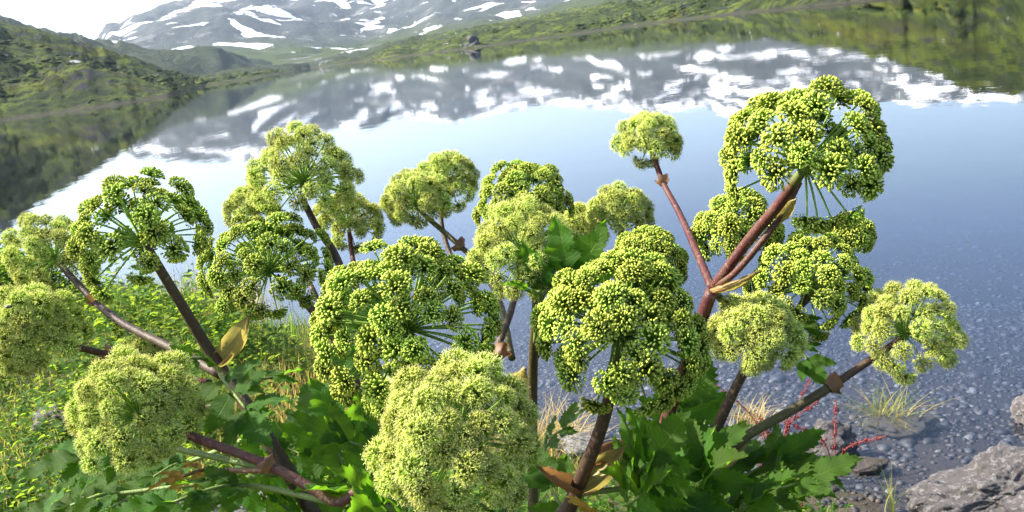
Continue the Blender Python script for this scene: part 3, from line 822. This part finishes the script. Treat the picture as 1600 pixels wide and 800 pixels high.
# --- plant A: far left trio on a thick brown stem
rt, b = plant('angelica with thick dark brown stem carrying a dark seeding umbel and two pale ones', 600, 1.42)
stem(rt, [b] + P((545, 900, 1.42), (488, 800, 1.42), (398, 652, 1.43), (335, 560, 1.45), (280, 470, 1.41), (226, 381, 1.36)), [.020, .018, .0165, .015, .0125, .0105, .0095], MAT_STEM_BROWN)
head(rt, 222, 376, 1.36, (-.12, 1, .12), 113, 34, 112, 'fruit', .0165, [(-.75, -.65, .1, .95, 1), (-.5, -.8, .2, 1., 1), (-.02, -1, .1, .58, 1.0), (.15, 1, 0, 1.04, 1.)])
stem(rt, P((345, 585, 1.45), (270, 545, 1.52), (195, 507, 1.58), (145, 468, 1.62), (93, 412, 1.66)), [.011, .0095, .009, .0085, .0075], MAT_STEM_BROWN)
collar(rt, at(148, 471, 1.62), at(140, 463, 1.62) - at(150, 473, 1.62), .009, 1)
head(rt, 86, 405, 1.66, (-.35, 1, .05), 78, 40, 112, 'flower', .0155, [(.9, -.4, 0, .9, 1), (-.2, -1, .2, .55, 1)])
stem(rt, P((330, 600, 1.46), (250, 585, 1.45), (172, 556, 1.42), (115, 541, 1.38), (62, 527, 1.35)), [.009, .0085, .008, .007, .0065], MAT_STEM_RED)
collar(rt, at(172, 556, 1.42), at(160, 553, 1.42) - at(175, 557, 1.42), .009, 2)
head(rt, 48, 522, 1.35, (-.3, 1, .35), 82, 52, 120, 'flower', .0155, [(-.1, -1, .2, .75, 1), (.45, -.9, .3, .6, 1)])
head(rt, 222, 572, 1.65, (.1, 1, .2), 52, 34, 100, 'flower', .014)
stem(rt, P((345, 640, 1.5), (280, 625, 1.6), (222, 574, 1.65)), [.008, .007, .006], MAT_STEM_BROWN)
sheath(rt, at(338, 566, 1.44), at(400, 492, 1.42), .020, .9, 1, norm=cdir(-.6, .25, .6))
leaf(rt, at(345, 585, 1.38), at(385, 640, 1.30), .085, 2, cdir(-.2, .5, .8), 3)
leaf(rt, at(330, 570, 1.42), at(300, 560, 1.36), .055, 1, cdir(.2, .6, .6), 4)
leaf(rt, at(365, 610, 1.5), at(425, 590, 1.55), .06, 1, cdir(0, .8, .4), 5)

# --- plant B: low pale umbel on a red stalk at the front left
rt, b = plant('angelica with a red brown stalk leaning left to a pale flowering umbel', 690, 1.15)
stem(rt, [b] + P((600, 830, 1.15), (520, 783, 1.17), (422, 728, 1.19), (300, 682, 1.21), (240, 655, 1.22)), [.010, .0095, .009, .0085, .008, .007], MAT_STEM_RED)
collar(rt, at(420, 728, 1.19), at(410, 722, 1.19) - at(424, 730, 1.19), .009, 3)
head(rt, 218, 650, 1.22, (-.05, 1, .4), 106, 54, 112, 'flower', .0165, [(.1, -1, .1, .62, 1.1), (.3, -.85, .2, .7, 1.1), (-.25, -.9, .2, .7, 1.)])
leaf(rt, at(215, 690, 1.35), at(130, 715, 1.32), .085, 2, cdir(-.1, .8, .5), 7, petiole=at(430, 735, 1.25))
leaf(rt, at(400, 760, 1.30), at(270, 785, 1.24), .085, 2, cdir(-.2, .9, .4), 8, petiole=at(520, 785, 1.2))
leaf(rt, at(330, 735, 1.35), at(285, 745, 1.33), .05, 1, cdir(-.2, .8, .5), 9, yellow=True, petiole=at(430, 735, 1.22))
leaf(rt, at(160, 700, 1.4), at(120, 745, 1.36), .07, 1, cdir(-.5, .3, .7), 10, petiole=at(215, 690, 1.36))

leaf(rt, at(300, 720, 1.55), at(240, 745, 1.5), .08, 2, cdir(-.3, .7, .6), 55, petiole=at(398, 680, 1.45))
leaf(rt, at(200, 770, 1.45), at(110, 790, 1.42), .08, 2, cdir(-.2, .8, .5), 56, petiole=at(440, 740, 1.43))

# --- plant C: group behind left of centre
rt, b = plant('angelica group behind with a big seeding umbel and taller pale umbels left of centre', 640, 1.65)
stem(rt, [b] + P((620, 900, 1.62), (585, 700, 1.6), (540, 560, 1.62), (490, 487, 1.63), (432, 432, 1.64)), [.015, .014, .0125, .0115, .010, .0085], MAT_STEM_BROWN)
head(rt, 420, 424, 1.64, (-.12, .9, .38), 103, 50, 115, 'fruit', .0165, [(-.3, -.9, .1, .75, 1), (.25, -1, .15, .7, 1)])
stem(rt, P((585, 700, 1.6), (560, 520, 1.66), (528, 408, 1.68), (495, 355, 1.7), (470, 305, 1.7)), [.011, .0105, .010, .009, .008], MAT_STEM_BROWN)
head(rt, 474, 285, 1.7, (.05, 1, .25), 90, 55, 118, 'flower', .0165)
head(rt, 395, 330, 1.85, (-.2, 1, .1), 45, 30, 105, 'flower', .014)
stem(rt, P((540, 560, 1.6), (470, 420, 1.8), (397, 334, 1.85)), [.008, .007, .006], MAT_STEM_BROWN)
stem(rt, P((566, 540, 1.68), (556, 440, 1.8), (545, 360, 1.86)), [.008, .007, .006], MAT_STEM_RED)
head(rt, 543, 350, 1.86, (.05, 1, .15), 57, 36, 112, 'flower', .0155, [(.3, -.9, 0, .8, 1), (-.35, -.9, .0, .7, 1)])
leaf(rt, at(450, 760, 1.6), at(490, 660, 1.62), .11, 2, cdir(-.5, .4, .6), 12, petiole=b + [0, 0, .2])
leaf(rt, at(560, 790, 1.5), at(520, 690, 1.5), .105, 2, cdir(.1, .5, .7), 13, petiole=b + [0, 0, .15])
leaf(rt, at(620, 760, 1.55), at(600, 650, 1.6), .09, 2, cdir(.4, .3, .6), 14, petiole=b + [0, 0, .15])

leaf(rt, at(430, 800, 1.5), at(405, 735, 1.46), .085, 2, cdir(-.3, .5, .7), 51, petiole=b + [0, 0, .1])
leaf(rt, at(530, 745, 1.58), at(450, 700, 1.6), .09, 2, cdir(-.2, .7, .6), 52, petiole=b + [0, 0, .15])
leaf(rt, at(480, 830, 1.4), at(440, 790, 1.36), .09, 2, cdir(-.2, .8, .5), 53, petiole=b + [0, 0, .1])
leaf(rt, at(640, 720, 1.62), at(660, 640, 1.66), .08, 1, cdir(.1, .5, .7), 54, petiole=b + [0, 0, .15])

# --- plant D: big open seeding umbel in the centre
rt, b = plant('angelica with the broad open green umbel showing its bare spokes above the central pale one', 690, 1.22)
stem(rt, [b] + P((672, 860, 1.22), (655, 680, 1.2), (645, 590, 1.17), (639, 520, 1.15)), [.014, .013, .0115, .010, .009], MAT_STEM_OLIVE, green=gtop)
head(rt, 637, 514, 1.15, (-.02, .85, .55), 150, 66, 106, 'fruit', .0165, [(-.8, -.6, .2, .92, 1), (-.72, -.72, .3, 1.02, 1.1), (-.95, -.25, .2, .95, 1), (.55, -.65, .2, .8, .9)])
stem(rt, P((655, 690, 1.22), (640, 650, 1.27), (622, 622, 1.30)), [.007, .006, .006], MAT_STEM_OLIVE)
head(rt, 620, 620, 1.3, (-.1, 1, .2), 58, 34, 105, 'fruit', .0155)
leaf(rt, at(600, 585, 1.27), at(572, 520, 1.28), .075, 1, cdir(-.2, .5, .8), 16, petiole=at(648, 620, 1.2))
leaf(rt, at(585, 800, 1.3), at(540, 775, 1.22), .10, 2, cdir(-.1, .8, .5), 17, petiole=at(672, 860, 1.22))
leaf(rt, at(600, 720, 1.36), at(545, 690, 1.34), .09, 1, cdir(-.1, .7, .6), 18, petiole=at(665, 790, 1.22))

# --- plant E: round pale umbel in front
rt, b = plant('angelica with the largest round pale flowering umbel filling the front', 760, 1.0)
stem(rt, [b] + P((745, 900, 1.0), (725, 790, .99), (716, 705, .98)), [.012, .011, .010, .009], MAT_STEM_OLIVE, green=gtop)
head(rt, 715, 688, .98, (-.04, .9, .6), 134, 74, 124, 'flower', .0158)
leaf(rt, at(640, 830, 1.1), at(600, 790, 1.08), .08, 1, cdir(-.1, .9, .4), 20, petiole=at(745, 900, 1.0))

# --- plant F: slender group behind the centre
rt, b = plant('angelica behind with a straight ribbed stem and several umbels around a dark folded leaf', 838, 1.62)
stem(rt, [b] + P((834, 900, 1.6), (832, 640, 1.56), (834, 540, 1.5), (838, 470, 1.47), (826, 405, 1.45)), [.013, .0125, .0115, .0105, .0095, .008], MAT_STEM_OLIVE)
head(rt, 820, 400, 1.45, (-.05, .95, .35), 92, 66, 118, 'flower', .016, [(-.5, -.75, .2, .8, 1), (.3, -.9, .2, .75, .9)])
stem(rt, P((832, 690, 1.57), (775, 580, 1.58), (800, 480, 1.66), (820, 400, 1.75), (820, 325, 1.78)), [.010, .009, .0085, .008, .007], MAT_STEM_BROWN)
collar(rt, at(782, 552, 1.58), at(788, 530, 1.6) - at(780, 560, 1.58), .010, 5)
head(rt, 820, 325, 1.78, (0, 1, .3), 80, 42, 100, 'fruit', .0165)
stem(rt, P((800, 560, 1.62), (780, 470, 1.75), (740, 405, 1.85), (668, 340, 1.9), (652, 322, 1.9)), [.0085, .008, .0078, .007, .006], MAT_STEM_OLIVE)
collar(rt, at(720, 385, 1.86), at(700, 368, 1.87) - at(730, 393, 1.86), .009, 6)
head(rt, 652, 318, 1.9, (-.2, 1, .2), 57, 44, 118, 'flower', .0155, [(.15, -1, .2, .6, 1.2), (.9, -.15, .1, .8, 1)])
stem(rt, P((780, 480, 1.75), (720, 430, 1.95), (690, 350, 2.02), (700, 295, 2.02)), [.008, .0075, .007, .006], MAT_STEM_BROWN)
head(rt, 700, 287, 2.02, (0, 1, .2), 53, 40, 112, 'flower', .0155, [(.4, -.85, .1, .85, 1.2)])
stem(rt, P((834, 560, 1.52), (900, 470, 1.75), (965, 400, 1.85), (970, 350, 1.86)), [.0085, .008, .0075, .0065], MAT_STEM_RED)
head(rt, 968, 340, 1.86, (0, 1, .2), 54, 40, 112, 'flower', .015, [(.5, -.5, .1, .8, .9)])
stem(rt, P((850, 520, 1.6), (895, 430, 1.85), (907, 362, 1.95)), [.008, .007, .006], MAT_STEM_OLIVE)
head(rt, 907, 358, 1.95, (-.1, 1, .2), 44, 34, 112, 'flower', .0155)
leaf(rt, at(845, 470, 1.40), at(880, 425, 1.37), .10, 1, cdir(.05, -.02, 1), 22, petiole=at(836, 540, 1.5))
leaf(rt, at(845, 465, 1.38), at(825, 455, 1.35), .05, 0, cdir(-.2, .7, .6), 23, petiole=at(836, 540, 1.5))
sheath(rt, at(800, 640, 1.57), at(818, 570, 1.55), .022, .8, 2)
leaf(rt, at(850, 700, 1.7), at(880, 670, 1.68), .07, 1, cdir(.2, .8, .4), 24, petiole=b + [0, 0, .2])

# --- plant G: big umbel right of centre
rt, b = plant('angelica with a wide bright green umbel on a stout stem wrapped in withered brown sheaths', 855, 1.32)
stem(rt, [b] + P((862, 880, 1.3), (895, 780, 1.28), (938, 672, 1.22), (958, 590, 1.17), (966, 530, 1.14)), [.017, .016, .0145, .012, .0105, .0095], MAT_STEM_BROWN, green=gtop)
head(rt, 967, 522, 1.14, (.12, .85, .5), 138, 66, 108, 'fruit', .0168, [(-.8, -.35, .4, .82, 1.05), (-.35, -.95, .3, .95, 1.05), (.35, -.9, .3, .98, 1.05), (.55, -.85, .3, 1.0, 1.05), (.75, -.6, .2, 1.05, 1.1), (.85, -.3, .3, 1.08, 1.1), (.95, -.45, .1, .95, 1.1)])
stem(rt, P((945, 650, 1.24), (985, 520, 1.45), (1012, 425, 1.55)), [.0085, .008, .0065], MAT_STEM_OLIVE)
head(rt, 1012, 418, 1.55, (.0, 1, .3), 66, 40, 105, 'fruit', .0155)
sheath(rt, at(905, 762, 1.26), at(985, 700, 1.24), .022, .7, 4, norm=cdir(-.3, .7, .6))
sheath(rt, at(905, 760, 1.27), at(835, 735, 1.22), .016, .6, 5, MAT_SHEATH_DRY, cdir(0, .8, .5))
sheath(rt, at(925, 720, 1.27), at(985, 690, 1.3), .015, .6, 6, MAT_SHEATH_DRY, cdir(0, .8, .5))
leaf(rt, at(985, 760, 1.26), at(1010, 725, 1.24), .095, 2, cdir(-.2, .55, .75), 26, petiole=at(915, 770, 1.27))
leaf(rt, at(975, 800, 1.2), at(1000, 775, 1.17), .08, 1, cdir(-.3, .6, .6), 27, petiole=at(880, 830, 1.28))
leaf(rt, at(1010, 800, 1.3), at(1080, 740, 1.3), .105, 2, cdir(.1, .7, .6), 28, petiole=at(900, 830, 1.3))
leaf(rt, at(950, 830, 1.25), at(920, 800, 1.2), .05, 1, cdir(0, .8, .5), 29, yellow=True, petiole=at(870, 880, 1.3))

# --- plant H: tall purple-stemmed plant on the right
rt, b = plant('tall angelica with a forked purple stem whose umbels stand against the open water', 985, 1.5)
NODE = at(1113, 452, 1.36)
stem(rt, [b] + P((1000, 900, 1.5), (1030, 700, 1.45), (1075, 560, 1.4)) + [NODE], [.017, .016, .014, .0135, .0125], MAT_STEM_PURPLE)
stem(rt, [NODE] + P((1170, 375, 1.31), (1218, 318, 1.26), (1255, 265, 1.22)), [.0105, .0105, .0102, .009], MAT_STEM_PURPLE, green=gtop)
head(rt, 1258, 257, 1.22, (.08, 1, .3), 136, 42, 101, 'fruit', .0176, [(.8, -.3, 0, .86, 1), (.62, -.72, 0, .9, 1.0), (-.9, -.35, .1, 1.0, 1.1), (-.85, -.1, .2, 1, 1.1), (.0, -1, .1, .72, 1), (.2, -1, .1, .78, 1), (.4, -.9, .1, .8, 1)])
stem(rt, [NODE] + P((1085, 385, 1.5), (1060, 330, 1.62), (1036, 285, 1.7), (1019, 238, 1.74)), [.0085, .008, .0075, .007, .0065], MAT_STEM_PURPLE)
collar(rt, at(1036, 285, 1.7), at(1030, 270, 1.71) - at(1038, 290, 1.7), .0085, 8)
head(rt, 1014, 229, 1.74, (0, 1, .1), 56, 34, 100, 'flower', .0155, [(-.4, -.75, .1, .6, 1), (.15, -.95, .1, .5, .9)])
stem(rt, [NODE] + P((1150, 425, 1.32), (1200, 365, 1.29), (1228, 325, 1.29), (1249, 285, 1.3)), [.007, .0065, .0065, .006, .006], MAT_STEM_RED)
sheath(rt, at(1216, 345, 1.28), at(1244, 308, 1.27), .0085, .9, 9)
sheath(rt, NODE, at(1192, 432, 1.30), .015, .6, 10, norm=cdir(.1, .9, .3))
stem(rt, [NODE] + P((1140, 420, 1.5), (1152, 378, 1.55)), [.008, .0075, .006], MAT_STEM_OLIVE)
head(rt, 1154, 368, 1.56, (-.15, 1, .3), 74, 30, 100, 'fruit', .0165, [(-.95, .05, .1, .95, 1.1), (-.8, -.35, .1, .9, 1.1)])
stem(rt, [NODE] + P((1180, 520, 1.5), (1240, 490, 1.52), (1262, 455, 1.5)), [.008, .0075, .007, .006], MAT_STEM_OLIVE)
head(rt, 1262, 448, 1.5, (-.1, 1, .25), 96, 44, 112, 'fruit', .0158, [(.75, -.6, 0, .95, 1), (.95, -.1, 0, .85, 1), (.85, -.35, .1, 1., 1), (.2, -1, .1, .9, 1), (.5, -.85, 0, .75, 1)])
stem(rt, P((1240, 490, 1.52), (1300, 430, 1.56), (1330, 372, 1.58)), [.006, .005, .0045], MAT_STEM_OLIVE)
head(rt, 1330, 372, 1.58, (.05, 1, .2), 44, 18, 110, 'fruit', .015)
leaf(rt, at(1240, 535, 1.5), at(1262, 562, 1.48), .05, 1, cdir(-.3, .6, .6), 31, petiole=at(1215, 500, 1.51))
leaf(rt, at(1225, 480, 1.5), at(1250, 500, 1.47), .045, 0, cdir(-.3, .6, .6), 32, petiole=at(1190, 505, 1.5))
leaf(rt, at(1040, 720, 1.5), at(1065, 640, 1.5), .10, 2, cdir(.1, .5, .8), 33, petiole=at(1010, 800, 1.48))

# --- plant I: low spreading one at the water's edge
rt, b = plant('low angelica spreading out over the water edge with an olive branch to the right', 1060, 1.5)
stem(rt, [b] + P((1072, 860, 1.48), (1090, 740, 1.42), (1113, 684, 1.4), (1140, 625, 1.38), (1170, 565, 1.36), (1182, 535, 1.36)), [.014, .013, .0125, .0115, .0105, .009, .0075], MAT_STEM_BROWN)
head(rt, 1182, 527, 1.36, (0, .95, .35), 74, 54, 116, 'flower', .0158, [(-.25, -.9, .3, .8, 1.), (.3, -.9, .1, .7, .8)])
stem(rt, P((1085, 755, 1.43), (1160, 686, 1.41), (1230, 645, 1.41), (1297, 605, 1.41)), [.0105, .0105, .0098, .0095], MAT_STEM_OLIVE)
stem(rt, P((1297, 605, 1.41), (1340, 576, 1.41), (1385, 545, 1.41), (1408, 528, 1.41)), [.0085, .008, .0072, .0065], MAT_STEM_BROWN)
collar(rt, at(1299, 603, 1.41), at(1312, 594, 1.41) - at(1290, 609, 1.41), .0105, 11)
head(rt, 1414, 522, 1.41, (.12, 1, .35), 88, 48, 114, 'flower', .0138, [(-.4, -.9, .2, .7, 1.1), (-.05, -1, .1, .85, 1.2), (.85, -.5, .1, .9, 1)])
sheath(rt, at(1095, 742, 1.42), at(1185, 672, 1.42), .022, .7, 12, norm=cdir(-.2, .8, .5))
sheath(rt, at(1100, 725, 1.45), at(1150, 672, 1.46), .016, .7, 13, MAT_SHEATH_DRY, cdir(-.2, .8, .5))
leaf(rt, at(1130, 770, 1.42), at(1200, 725, 1.42), .10, 2, cdir(.1, .8, .5), 35, petiole=at(1072, 860, 1.46))
leaf(rt, at(1150, 800, 1.38), at(1245, 755, 1.36), .095, 2, cdir(.1, .8, .4), 36, petiole=at(1072, 880, 1.45))
leaf(rt, at(1060, 790, 1.34), at(1090, 760, 1.3), .10, 2, cdir(-.1, .6, .7), 37, petiole=at(1072, 880, 1.45))
leaf(rt, at(1110, 720, 1.5), at(1100, 660, 1.52), .08, 1, cdir(.1, .4, .8), 38, petiole=at(1085, 760, 1.45))
leaf(rt, at(1120, 830, 1.3), at(1170, 790, 1.27), .09, 1, cdir(.1, .8, .4), 39, petiole=at(1072, 900, 1.45))
head(rt, 1180, 800, 1.3, (0, 1, .3), 32, 22, 110, 'flower', .0135)
stem(rt, P((1085, 890, 1.42), (1140, 860, 1.36), (1178, 806, 1.3)), [.007, .006, .005], MAT_STEM_OLIVE)

leaf(rt, at(1190, 760, 1.46), at(1270, 738, 1.48), .075, 1, cdir(.2, .8, .4), 57, petiole=at(1090, 800, 1.45))
leaf(rt, at(1040, 830, 1.28), at(1010, 790, 1.24), .09, 2, cdir(-.2, .7, .6), 58, petiole=at(1072, 900, 1.45))
leaf(rt, at(890, 820, 1.42), at(860, 760, 1.45), .075, 1, cdir(-.2, .7, .6), 59, petiole=at(1060, 900, 1.46))

# ------------------------------------------------------------------ flies
def fly(px, py, d, label, s=.0042):
    root = link('fly', None, loc=at(px, py, d)); tag(root, label, 'fly')
    mb = MB()
    tube(mb, [np.array([-1.3, 0, 0]) * s, np.array([-.3, 0, .15]) * s, np.array([.5, 0, .2]) * s, np.array([1.1, 0, .1]) * s], [.1 * s, .55 * s, .5 * s, .3 * s], 8, 4)
    link('body', mb.build('body', MAT_FLY), root)
    for sgn in (-1, 1):
        v = [np.array(q) * s for q in ((.4, .15 * sgn, .6), (-.6, .9 * sgn, .75), (-1.8, .9 * sgn, .5), (-1.5, .3 * sgn, .6))]
        link('wing', mesh('wing', np.array(v), [(0, 1, 2, 3)], MAT_WING), root)
fly(424, 226, 1.66, 'small dark fly on the tall pale umbel')
fly(639, 268, 1.9, 'small dark fly perched between two pale umbels over the water')
fly(14, 480, 1.27, 'small dark fly on the pale umbel low on the red stem', .004)

# ------------------------------------------------------------------ haze
t = NT('haze_air')
pv = t.n('VolumePrincipled'); pv.inputs['Color'].default_value = (.66, .8, 1, 1); pv.inputs['Density'].default_value = .00013; pv.inputs['Anisotropy'].default_value = .35
MAT_HAZE = t.done(None, pv.outputs[0])
bx = [(-3600, -60, -5.6), (3600, -60, -5.6), (3600, 3600, -5.6), (-3600, 3600, -5.6)]
me = mesh('haze', bx + [(a, b_, 480) for a, b_, c in bx], [(3, 2, 1, 0), (4, 5, 6, 7), (0, 1, 5, 4), (1, 2, 6, 5), (2, 3, 7, 6), (3, 0, 4, 7)], MAT_HAZE, smooth=False)
link('haze', me, kind='stuff')
